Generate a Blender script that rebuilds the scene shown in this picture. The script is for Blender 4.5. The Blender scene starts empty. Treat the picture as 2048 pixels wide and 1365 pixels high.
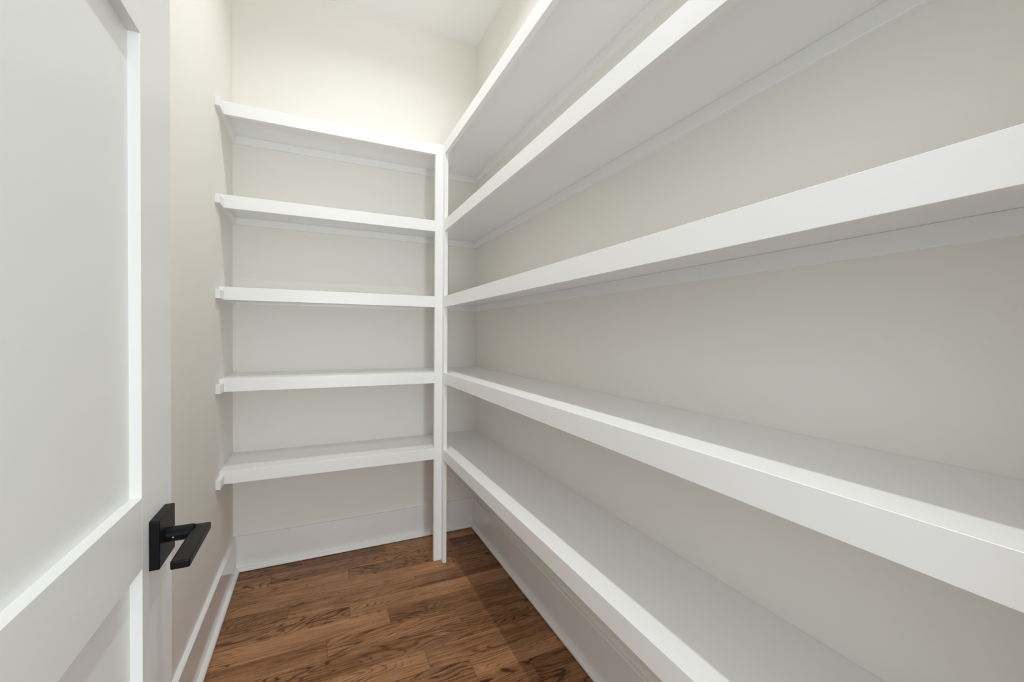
import bpy, bmesh, math, random
from mathutils import Vector, Matrix

random.seed(7)
S = bpy.context.scene
C = bpy.context.collection

# ------------------------------------------------------------------ camera
IN = 0.0254
F_PX = 838.33
cam_data = bpy.data.cameras.new('camera')
cam_data.sensor_width = 36.0
cam_data.lens = F_PX * 36.0 / 2048.0
cam_data.clip_start = 0.01
cam = bpy.data.objects.new('camera', cam_data)
C.objects.link(cam)
yaw, pitch, roll = math.radians(24.8267), math.radians(-0.7762), math.radians(0.4368)
fwd = Vector((math.sin(yaw) * math.cos(pitch), math.cos(yaw) * math.cos(pitch), math.sin(pitch)))
rgt = Vector((math.cos(yaw), -math.sin(yaw), 0))
upv = rgt.cross(fwd)
r2 = rgt * math.cos(roll) + upv * math.sin(roll)
u2 = -rgt * math.sin(roll) + upv * math.cos(roll)
m = Matrix((r2, u2, -fwd)).transposed().to_4x4()
m.translation = Vector((0, 0, 1.2193))
cam.matrix_world = m
S.camera = cam

# ------------------------------------------------------------------ world, lights, exposure
W = bpy.data.worlds.new('world')
S.world = W
W.use_nodes = True
bg = W.node_tree.nodes['Background']
bg.inputs['Color'].default_value = (0.90, 0.96, 1.0, 1)
bg.inputs['Strength'].default_value = 1.9

def area_light(name, loc, rot, size, power, color, shape='DISK', spread=180):
    d = bpy.data.lights.new(name, 'AREA')
    d.shape = shape
    d.size = size
    d.energy = power
    d.color = color
    d.spread = math.radians(spread)
    o = bpy.data.objects.new(name, d)
    o.location = loc
    o.rotation_euler = rot
    C.objects.link(o)
    return o

LAMP_X = 0.265
LAMPS = [(LAMP_X, 0.66), (LAMP_X, 1.65)]      # two small-aperture recessed downlights on the room's centre line
LAMP_COL = (0.965, 0.985, 1.0)
LENS_EMIT, LENS_R = 40.0, 0.025
for (lx, ly), lw, lspread in zip(LAMPS, (6.7, 7.0), (125, 150)):
    area_light('downlight', (lx, ly, 3.044), (0, 0, 0), 2 * LENS_R, lw, LAMP_COL, spread=lspread)
# a lamp of the room behind the open doorway
area_light('hall_lamp', (0.27, -2.4, 1.1), (math.radians(90), 0, 0), 0.4, 38, (0.90, 0.97, 1.0))

vs = S.view_settings
vs.view_transform = 'Standard'
vs.look = 'None'
vs.gamma = 1.0
vs.use_curve_mapping = False
vs.exposure = 0.0
S.cycles.max_bounces = 14
S.cycles.diffuse_bounces = 10
S.cycles.glossy_bounces = 4
S.cycles.sample_clamp_indirect = 6

# ------------------------------------------------------------------ materials
def new_mat(name):
    mt = bpy.data.materials.new(name)
    mt.use_nodes = True
    nt = mt.node_tree
    b = nt.nodes['Principled BSDF']
    return mt, nt, b

def paint(name, col, rough, bump=0.0, scale=400, var=0.012, spec=0.5):
    mt, nt, b = new_mat(name)
    L = nt.links
    tc = nt.nodes.new('ShaderNodeTexCoord')
    n = nt.nodes.new('ShaderNodeTexNoise')
    n.inputs['Scale'].default_value = 3.0
    n.inputs['Detail'].default_value = 3
    L.new(tc.outputs['Object'], n.inputs['Vector'])
    mp = nt.nodes.new('ShaderNodeMapRange')
    mp.inputs['To Min'].default_value = 1 - var
    mp.inputs['To Max'].default_value = 1 + var
    L.new(n.outputs['Fac'], mp.inputs['Value'])
    mx = nt.nodes.new('ShaderNodeMix')
    mx.data_type = 'RGBA'
    mx.blend_type = 'MULTIPLY'
    mx.inputs['Factor'].default_value = 1
    mx.inputs[6].default_value = (*col, 1)
    L.new(mp.outputs['Result'], mx.inputs[7])
    L.new(mx.outputs[2], b.inputs['Base Color'])
    b.inputs['Roughness'].default_value = rough
    b.inputs['Specular IOR Level'].default_value = spec
    if bump:
        n2 = nt.nodes.new('ShaderNodeTexNoise')
        n2.inputs['Scale'].default_value = scale
        n2.inputs['Detail'].default_value = 2
        L.new(tc.outputs['Object'], n2.inputs['Vector'])
        bp = nt.nodes.new('ShaderNodeBump')
        bp.inputs['Strength'].default_value = bump
        bp.inputs['Distance'].default_value = 0.001
        L.new(n2.outputs['Fac'], bp.inputs['Height'])
        L.new(bp.outputs['Normal'], b.inputs['Normal'])
    return mt

M_WALL = paint('greige_wall_paint', (0.828, 0.808, 0.762), 0.75, 0.12, 500, 0.01, 0.3)
M_CEIL = paint('ceiling_paint', (0.87, 0.87, 0.86), 0.85, 0.1, 500, 0.01, 0.2)
M_TRIM = paint('white_trim_paint', (0.86, 0.86, 0.855), 0.32, 0.05, 250, 0.01, 0.45)
M_BASE = paint('baseboard_gloss_paint', (0.86, 0.86, 0.855), 0.14, 0.0, 250, 0.01, 0.5)
M_DOOR = paint('door_paint', (0.745, 0.742, 0.725), 0.34, 0.05, 250, 0.01, 0.45)
M_BLACK = paint('matte_black_metal', (0.003, 0.0034, 0.004), 0.40, 0.0, 250, 0.05, 0.15)
M_SUB = paint('dark_subfloor', (0.03, 0.02, 0.015), 0.8)
M_STEEL = paint('steel_screw', (0.75, 0.75, 0.75), 0.2, 0, 250, 0.01)
M_STEEL.node_tree.nodes['Principled BSDF'].inputs['Metallic'].default_value = 1

mt, nt, b = new_mat('lamp_lens')
b.inputs['Base Color'].default_value = (0.9, 0.9, 0.88, 1)
b.inputs['Emission Color'].default_value = (*LAMP_COL, 1)
b.inputs['Emission Strength'].default_value = LENS_EMIT
M_LENS = mt

def wood():
    mt, nt, b = new_mat('stained_oak')
    L = nt.links
    N = nt.nodes.new
    tc = N('ShaderNodeTexCoord')
    oi = N('ShaderNodeObjectInfo')
    sep = N('ShaderNodeSeparateXYZ')
    L.new(tc.outputs['Object'], sep.inputs['Vector'])

    def math_(op, a, bb=None):
        n = N('ShaderNodeMath')
        n.operation = op
        for i, v in enumerate((a, bb)):
            if v is None:
                continue
            if isinstance(v, (int, float)):
                n.inputs[i].default_value = v
            else:
                L.new(v, n.inputs[i])
        return n.outputs[0]

    seed = math_('MULTIPLY', oi.outputs['Random'], 57.0)

    def comb(sx, sy, zoff=0.0):
        cb = N('ShaderNodeCombineXYZ')
        L.new(math_('ADD', math_('MULTIPLY', sep.outputs['X'], sx), seed), cb.inputs['X'])
        L.new(math_('MULTIPLY', sep.outputs['Y'], sy), cb.inputs['Y'])
        L.new(math_('ADD', seed, zoff), cb.inputs['Z'])
        return cb.outputs[0]

    def noise(vec, scale, detail, rough=0.5, dist=0.0):
        n = N('ShaderNodeTexNoise')
        n.inputs['Scale'].default_value = scale
        n.inputs['Detail'].default_value = detail
        n.inputs['Roughness'].default_value = rough
        n.inputs['Distortion'].default_value = dist
        L.new(vec, n.inputs['Vector'])
        return n.outputs['Fac']

    # growth rings: contour lines of a long stretched height field -> cathedral figure
    h = noise(comb(2.0, 9.0), 1.0, 2.0, 0.40, 0.3)
    wob = noise(comb(18.0, 80.0, 3.0), 1.0, 3, 0.6)
    slope = math_('MULTIPLY', math_('ADD', math_('MULTIPLY', oi.outputs['Random'], 1.0), -0.45), 240.0)
    hh = math_('ADD', math_('MULTIPLY', h, 21.0), math_('MULTIPLY', wob, 0.55))
    hh = math_('ADD', hh, math_('MULTIPLY', sep.outputs['Y'], slope))
    saw = math_('FRACT', hh)
    ramp = N('ShaderNodeValToRGB')
    cr = ramp.color_ramp
    cr.elements[0].position = 0.0
    cr.elements[0].color = (0.05, 0.05, 0.05, 1)
    cr.elements[1].position = 1.0
    cr.elements[1].color = (0.05, 0.05, 0.05, 1)
    for p, v in ((0.04, 0.0), (0.13, 0.15), (0.24, 0.85), (0.60, 1.0), (0.93, 0.72)):
        e = cr.elements.new(p)
        e.color = (v, v, v, 1)
    L.new(saw, ramp.inputs['Fac'])
    # pores: very fine streaks along the grain
    pores = noise(comb(18.0, 420.0, 9.0), 1.0, 3, 0.65)
    streak = noise(comb(5.0, 120.0, 5.0), 1.0, 4, 0.6)
    blotch = noise(comb(2.5, 9.0, 11.0), 1.0, 2, 0.5)
    # how strongly the rings show differs from board to board and spot to spot
    ring_amt = N('ShaderNodeMapRange')
    ring_amt.inputs['From Min'].default_value = 0.38
    ring_amt.inputs['From Max'].default_value = 0.60
    ring_amt.inputs['To Min'].default_value = 0.15
    ring_amt.inputs['To Max'].default_value = 1.0
    L.new(noise(comb(1.6, 6.0, 21.0), 1.0, 2), ring_amt.inputs['Value'])
    inv = math_('SUBTRACT', 1.0, ramp.outputs['Color'])
    dark = math_('MULTIPLY', inv, ring_amt.outputs['Result'])
    v = math_('SUBTRACT', 0.57, math_('MULTIPLY', dark, 0.36))
    v = math_('ADD', v, math_('MULTIPLY', math_('SUBTRACT', streak, 0.5), 0.65))
    v = math_('ADD', v, math_('MULTIPLY', math_('SUBTRACT', pores, 0.5), 0.62))
    v = math_('ADD', v, math_('MULTIPLY', math_('SUBTRACT', blotch, 0.5), 0.40))
    v = math_('ADD', v, math_('MULTIPLY', math_('SUBTRACT', oi.outputs['Random'], 0.5), 0.26))
    r2_ = N('ShaderNodeValToRGB')
    c2 = r2_.color_ramp
    c2.elements[0].position = 0.05
    c2.elements[0].color = (0.035, 0.014, 0.006, 1)
    c2.elements[1].position = 1.0
    c2.elements[1].color = (0.66, 0.36, 0.185, 1)
    for p, col in ((0.28, (0.100, 0.043, 0.018)), (0.52, (0.265, 0.128, 0.059)), (0.75, (0.46, 0.24, 0.118))):
        e = c2.elements.new(p)
        e.color = (*col, 1)
    L.new(v, r2_.inputs['Fac'])
    L.new(r2_.outputs['Color'], b.inputs['Base Color'])
    b.inputs['Roughness'].default_value = 0.33
    b.inputs['Specular IOR Level'].default_value = 0.2
    bp = N('ShaderNodeBump')
    bp.inputs['Strength'].default_value = 0.25
    bp.inputs['Distance'].default_value = 0.0008
    L.new(v, bp.inputs['Height'])
    L.new(bp.outputs['Normal'], b.inputs['Normal'])
    return mt

M_WOOD = wood()

# ------------------------------------------------------------------ mesh helpers
def add_box(bm, x0, x1, y0, y1, z0, z1, bevel=0.0, keep=None, segs=1):
    """box; `keep(edge_midpoint_as_unit_cube)` chooses which edges get the bevel"""
    g = bmesh.ops.create_cube(bm, size=1.0)
    vsx = g['verts']
    es = [e for e in {e for v in vsx for e in v.link_edges}]
    sel = []
    for e in es:
        mid = (e.verts[0].co + e.verts[1].co) / 2
        if keep is None or keep(mid):
            sel.append(e)
    for v in vsx:
        v.co = Vector((x0 + (v.co.x + .5) * (x1 - x0), y0 + (v.co.y + .5) * (y1 - y0), z0 + (v.co.z + .5) * (z1 - z0)))
    if bevel and sel:
        bmesh.ops.bevel(bm, geom=sel, offset=bevel, segments=segs, profile=0.5, affect='EDGES', clamp_overlap=True)

def add_prism(bm, pts, axis, a0, a1):
    """closed outline pts extruded along axis ('x': pts are (y,z); 'y': (x,z); 'z': (x,y))"""
    def P(p, a):
        return {'x': (a, p[0], p[1]), 'y': (p[0], a, p[1]), 'z': (p[0], p[1], a)}[axis]
    A = [bm.verts.new(P(p, a0)) for p in pts]
    B = [bm.verts.new(P(p, a1)) for p in pts]
    n = len(pts)
    fs = [bm.faces.new(A), bm.faces.new(list(reversed(B)))]
    for i in range(n):
        j = (i + 1) % n
        fs.append(bm.faces.new((A[j], A[i], B[i], B[j])))
    bmesh.ops.recalc_face_normals(bm, faces=fs)
    return fs

def obj(name, bm, mat, parent=None, origin=(0, 0, 0), smooth=False):
    """link the bmesh (in world coordinates) as ONE object whose origin is `origin`"""
    me = bpy.data.meshes.new(name)
    o_ = Vector(origin)
    for v in bm.verts:
        v.co -= o_
    bmesh.ops.recalc_face_normals(bm, faces=bm.faces)
    bm.to_mesh(me)
    bm.free()
    if smooth:
        for p in me.polygons:
            p.use_smooth = True
    me.materials.append(mat)
    o = bpy.data.objects.new(name, me)
    C.objects.link(o)
    if parent is not None:
        o.parent = parent
        o.location = o_ - parent.location
    else:
        o.location = o_
    return o

def box(name, dims, mat, parent=None, bevel=0.0, keep=None, origin=None, segs=1):
    bm = bmesh.new()
    add_box(bm, *dims, bevel=bevel, keep=keep, segs=segs)
    return obj(name, bm, mat, parent, origin or (dims[0], dims[2], dims[4]))

def structure(o, label):
    o['kind'] = 'structure'
    o['label'] = label
    return o

def thing(name, loc, label, cat, group=None):
    o = bpy.data.objects.new(name, None)
    o.empty_display_size = 0.05
    o.location = loc
    C.objects.link(o)
    o['label'] = label
    o['category'] = cat
    if group:
        o['group'] = group
    return o

# ------------------------------------------------------------------ room numbers (metres)
XL, XR = -0.3939, 0.9134          # left and right wall faces
YF, YB = 0.085, 2.5294            # front (doorway) and back wall faces
ZC = 3.0501                       # ceiling
XF, YS = 0.6047, 2.2008           # front faces of the right and back shelves
DX0, DX1, DZ = -0.215, 0.505, 2.46    # doorway opening

# ------------------------------------------------------------------ shell
structure(box('wall_left', (XL - 0.12, XL, YF - 0.12, YB + 0.12, -0.03, ZC + 0.05), M_WALL), 'warm greige left wall between the open door and the back shelves')
structure(box('wall_right', (XR, XR + 0.12, YF - 0.12, YB + 0.12, -0.03, ZC + 0.05), M_WALL), 'warm greige right wall behind the long white shelves')
structure(box('wall_back', (XL, XR, YB, YB + 0.12, -0.03, ZC + 0.05), M_WALL), 'warm greige end wall behind the short white shelves')
bm = bmesh.new()
add_box(bm, XL, DX0, YF - 0.12, YF, -0.03, ZC + 0.05)
add_box(bm, DX1, XR, YF - 0.12, YF, -0.03, ZC + 0.05)
add_box(bm, DX0, DX1, YF - 0.12, YF, DZ, ZC + 0.05)
structure(obj('wall_front', bm, M_WALL), 'greige wall with the doorway the camera looks through')
structure(box('ceiling', (XL, XR, YF - 0.12, YB, ZC, ZC + 0.05), M_CEIL), 'flat white pantry ceiling')
floor = structure(box('floor', (-2.5, 3.0, -3.5, YB, -0.05, -0.019), M_SUB), 'stained oak plank floor with mixed grain')

# floor planks: rows run left to right, 4 inches wide, end joints where the photograph shows them
ROW = 0.1025
rows = []
y_top = YB
row_edges = [YB, 2.415, 2.3125]
while row_edges[-1] > -0.3:
    row_edges.append(row_edges[-1] - ROW)
known = {2: [0.141], 4: [-0.118, 0.443], 5: [0.1275], 6: [0.28], 7: [0.033, 0.556], 8: [0.675], 9: [0.375], 10: [0.516],
         0: [0.35], 1: [-0.21, 0.71], 3: [0.66], 11: [0.1, 0.72], 12: [-0.15, 0.42]}
for i in range(len(row_edges) - 1):
    y1, y0 = row_edges[i], row_edges[i + 1]
    js = known.get(i)
    if js is None:
        js = [random.uniform(-0.25, 0.1), random.uniform(0.35, 0.8)]
    xs = [XL] + js + [XR]
    for a, c in zip(xs[:-1], xs[1:]):
        if c - a < 0.01:
            continue
        dz = random.uniform(-0.0003, 0.0)
        g = 0.0003
        o = box('floor_plank', (a + g, c - g, y0 + g, y1 - g, -0.019, dz), M_WOOD, floor, bevel=0.0006,
                keep=lambda q: q.z > 0.4, origin=(a, (y0 + y1) / 2, -0.019))

# ------------------------------------------------------------------ baseboards with shoe moulding
BT, BH, SW, SH = 0.0164, 0.1783, 0.0172, 0.020
def shoe_pts(sgn, base):
    pts = [(base, 0.0035), (base + sgn * SW, 0.0035), (base + sgn * SW, 0.008)]
    for k in range(1, 6):
        a = k / 5 * math.pi / 2
        pts.append((base + sgn * SW * math.cos(a), 0.008 + (SH - 0.008) * math.sin(a)))
    return pts

def base_pts(wall, sgn):
    e = 0.0025
    return [(wall, 0.0), (wall + sgn * BT, 0.0), (wall + sgn * BT, BH - e), (wall + sgn * (BT - e), BH), (wall, BH)]

bm = bmesh.new(); add_prism(bm, base_pts(XL, 1), 'y', YF, YB)
bl = structure(obj('baseboard_left', bm, M_BASE), 'tall glossy white baseboard along the left wall')
bm = bmesh.new(); add_prism(bm, shoe_pts(1, XL + BT), 'y', YF, YB - BT)
obj('shoe_moulding', bm, M_BASE, bl)
bm = bmesh.new(); add_prism(bm, base_pts(XR, -1), 'y', YF, YB)
br = structure(obj('baseboard_right', bm, M_BASE), 'tall glossy white baseboard under the long right shelves')
bm = bmesh.new(); add_prism(bm, shoe_pts(-1, XR - BT), 'y', YF, YB - BT)
obj('shoe_moulding', bm, M_BASE, br)
bm = bmesh.new(); add_prism(bm, base_pts(YB, -1), 'x', XL + BT, XR - BT)
bb = structure(obj('baseboard_back', bm, M_BASE), 'tall white baseboard under the lowest back shelf')
bm = bmesh.new(); add_prism(bm, shoe_pts(-1, YB - BT), 'x', XL + BT, XR - BT)
obj('shoe_moulding', bm, M_BASE, bb)

# ------------------------------------------------------------------ corner post
PX0, PT = 0.5643, 0.0192
PY0 = 2.1656
ZT = [2.2330, 1.8262, 1.4236, 1.0178, 0.6092]
HF, TB, CT, CH = 0.0576, 0.0191, 0.0180, 0.0380
post = thing('corner_post', (XF, YS, 0), 'white L-shaped corner post where the back and right shelves meet', 'post')
bm = bmesh.new()
add_box(bm, PX0, XF, YS, YS + PT, 0.002, ZT[0], 0.001, keep=lambda q: abs(q.y + .5) < .01 and q.x < .4)
obj('wide_board', bm, M_TRIM, post, (PX0, YS, 0))
bm = bmesh.new()
add_box(bm, XF, XF + 0.0196, PY0, YS + PT, 0.0, ZT[0], 0.0012, keep=lambda q: abs(q.y + .5) < .01 and abs(q.z) < .4)
obj('narrow_board', bm, M_TRIM, post, (XF, PY0, 0))

# ------------------------------------------------------------------ shelves
ORD = ['topmost', 'second from the top', 'middle', 'second from the floor', 'lowest']
BACK = ['topmost short white shelf on the back wall, nearest the ceiling',
        'second short white back-wall shelf counting down from the ceiling',
        'middle of the five short white shelves on the back wall',
        'fourth short white back-wall shelf down, next above the lowest',
        'lowest short white back-wall shelf, above the bare baseboard']
RIGHT = ['topmost long white shelf on the right wall, nearest the ceiling',
         'second long white right-wall shelf counting down from the ceiling',
         'middle long white shelf on the right wall, just above eye level',
         'fourth long white right-wall shelf down, seen from slightly above',
         'lowest long white right-wall shelf, just above the floor']
front_only = lambda q: abs(q.y + .5) < .01 and abs(q.z) > .4      # long front edges of a rail on the back shelf
left_only = lambda q: abs(q.x + .5) < .01 and abs(q.z) > .4       # long front edges of a rail on the right shelf
gap = 0.0008
for i, zt in enumerate(ZT):
    zb = zt - HF
    zu = zt - TB
    # ---- back shelf
    t = thing('back_shelf', (XL, YS, zb), BACK[i], 'shelf', 'short shelves on the back wall')
    box('shelf_board', (XL + gap, XF + 0.0191, YS + PT + 0.0003, YB - gap, zu, zt), M_TRIM, t)
    bm = bmesh.new()
    e = 0.0007
    xl2 = XL + CT + 0.0003
    # front rail with its upper strip running over the end of the side cleat
    prof = lambda z0, z1: [(YS + e, z0), (YS + PT, z0), (YS + PT, z1), (YS + e, z1), (YS, z1 - e), (YS, z0 + e)]
    add_prism(bm, prof(zb, zt), 'x', xl2, PX0 - 0.0003)
    add_prism(bm, [(YS + e, zt), (YS, zt - e), (YS, zu), (YS + PT, zu), (YS + PT, zt)], 'x', XL + gap, xl2)
    obj('front_rail', bm, M_TRIM, t, (XL, YS, zb))
    bm = bmesh.new()
    add_box(bm, XL, XL + CT, 2.127, YB - CT, zu - CH, zu - 0.0004, 0.0015, keep=lambda q: abs(q.y + .5) < .01 or (q.x > .4 and abs(q.z) > .4), segs=2)
    obj('side_cleat', bm, M_TRIM, t, (XL, 2.127, zu - CH))
    box('back_cleat', (XL, XF + 0.0191, YB - CT, YB, zu - CH, zu - 0.0004), M_TRIM, t, 0.001, keep=lambda q: q.y < -.4 and q.z < -.4)
    # ---- right shelf
    t = thing('side_shelf', (XF, YF, zb), RIGHT[i], 'shelf', 'long shelves on the right wall')
    box('shelf_board', (XF + 0.0196, XR - gap, YF + gap, YB - gap, zu, zt), M_TRIM, t)
    box('front_rail', (XF, XF + 0.0196, YF + gap, PY0, zb, zt), M_TRIM, t, 0.0006, keep=left_only)
    box('wall_cleat', (XR - CT, XR, YF, YB - CT, zu - CH, zu - 0.0004), M_TRIM, t, 0.001, keep=lambda q: q.x < -.4 and q.z < -.4)
    box('end_cleat', (XF + 0.0196, XR, YB - CT, YB, zu - CH, zu - 0.0004), M_TRIM, t, 0.001, keep=lambda q: q.y < -.4 and q.z < -.4)

# ------------------------------------------------------------------ open door (three recessed panels)
DXF, DTH = -0.205, 0.035          # visible face and thickness
DY0, DY1 = 0.092, 0.804           # hinge edge and free edge
Z0, Z1 = 0.012, 2.44
SWD = 0.1195                      # stile width
RAILS = [(Z0, 0.323), (0.914, 1.007), (1.598, 1.691), (2.282, Z1)]
door = bpy.data.objects.new('door_1', None)
door.location = (DXF, DY0, 0)
door.empty_display_size = 0.05
C.objects.link(door)
structure(door, 'open white panelled door at the left with a black lever handle')
dx = (DXF - DTH, DXF)
vert_edges = lambda q: abs(q.x) > .4 and abs(q.z) < .4
for y0, y1 in ((DY0, DY0 + SWD), (DY1 - SWD, DY1)):
    box('door_stile', (*dx, y0, y1, Z0, Z1), M_DOOR, door, 0.0008, keep=vert_edges)
for z0, z1 in RAILS:
    box('door_rail', (*dx, DY0 + SWD, DY1 - SWD, z0, z1), M_DOOR, door, 0.0008, keep=lambda q: abs(q.x) > .4 and abs(q.z) > .4)
REC = 0.0125
for (a0, a1), (b0, b1) in zip(RAILS[:-1], RAILS[1:]):
    box('door_panel', (dx[0] + REC, dx[1] - REC, DY0 + SWD - 0.004, DY1 - SWD + 0.004, a1 - 0.004, b0 + 0.004), M_DOOR, door)

# lever handle: square rose, round neck, flat bar
HY, HZ = 0.7420, 0.9322
hd = bpy.data.objects.new('door_handle', None)
hd.location = Vector((DXF, HY, HZ)) - door.location
hd.empty_display_size = 0.03
C.objects.link(hd)
hd.parent = door
hd['label'] = 'black lever handle'
def hobj(name, bm, mat, smooth=False):
    o = obj(name, bm, mat, None, (DXF, HY, HZ), smooth)
    o.parent = hd
    o.location = (0, 0, 0)
    return o
bm = bmesh.new()
add_box(bm, DXF, DXF + 0.0115, HY - 0.034, HY + 0.034, HZ - 0.0335, HZ + 0.0335, 0.0018, keep=lambda q: q.x > .4 or abs(q.x) < .1, segs=3)
hobj('rose', bm, M_BLACK)
bm = bmesh.new()
def add_cyl(bm, x0, x1, cy, cz, r0, r1=None, n=32):
    r1 = r0 if r1 is None else r1
    g = bmesh.ops.create_cone(bm, cap_ends=True, segments=n, radius1=r0, radius2=r1, depth=x1 - x0)
    mm = Matrix.Translation(((x0 + x1) / 2, cy, cz)) @ Matrix.Rotation(math.pi / 2, 4, 'Y')
    bmesh.ops.transform(bm, matrix=mm, verts=g['verts'])
add_cyl(bm, DXF + 0.0115, DXF + 0.0412, HY, HZ, 0.0102)
add_cyl(bm, DXF + 0.0412, DXF + 0.0425, HY, HZ, 0.0102, 0.0092)
o = hobj('neck', bm, M_BLACK)
for p in o.data.polygons:
    p.use_smooth = True
o.data.set_sharp_from_angle(angle=math.radians(30))
bm = bmesh.new()
add_box(bm, -0.1655, -0.1450, 0.6400, 0.7555, HZ - 0.0060, HZ + 0.0050, 0.0022, segs=3)
hobj('lever', bm, M_BLACK)
bm = bmesh.new()
g = bmesh.ops.create_cone(bm, cap_ends=True, segments=12, radius1=0.0012, radius2=0.0012, depth=0.0008)
bmesh.ops.transform(bm, matrix=Matrix.Translation((DXF + 0.0200, HY - 0.0100, HZ - 0.0012)) @ Matrix.Rotation(math.radians(97), 4, 'X'), verts=g['verts'])
hobj('set_screw', bm, M_STEEL)

# ------------------------------------------------------------------ recessed lights (above the frame, they light the room)
for k, (lx, ly) in enumerate(LAMPS):
    t = thing('recessed_light', (lx, ly, ZC), ('round recessed ceiling light nearer the doorway', 'round recessed ceiling light nearer the back shelves')[k],
              'ceiling light', 'recessed lights in the ceiling')
    bm = bmesh.new()
    prof = [(LENS_R, -0.0015), (LENS_R + 0.002, -0.004), (0.050, -0.005), (0.054, -0.002), (0.054, 0.0)]
    n = 40
    rings = []
    for r, z in prof:
        rings.append([bm.verts.new((lx + r * math.cos(2 * math.pi * j / n), ly + r * math.sin(2 * math.pi * j / n), ZC + z)) for j in range(n)])
    for a, c in zip(rings[:-1], rings[1:]):
        for j in range(n):
            bm.faces.new((a[j], a[(j + 1) % n], c[(j + 1) % n], c[j]))
    obj('trim_ring', bm, M_TRIM, t, (lx, ly, ZC), True)
    bm = bmesh.new()
    bmesh.ops.create_circle(bm, cap_ends=True, segments=40, radius=LENS_R, matrix=Matrix.Translation((lx, ly, ZC - 0.002)))
    obj('lens', bm, M_LENS, t, (lx, ly, ZC))
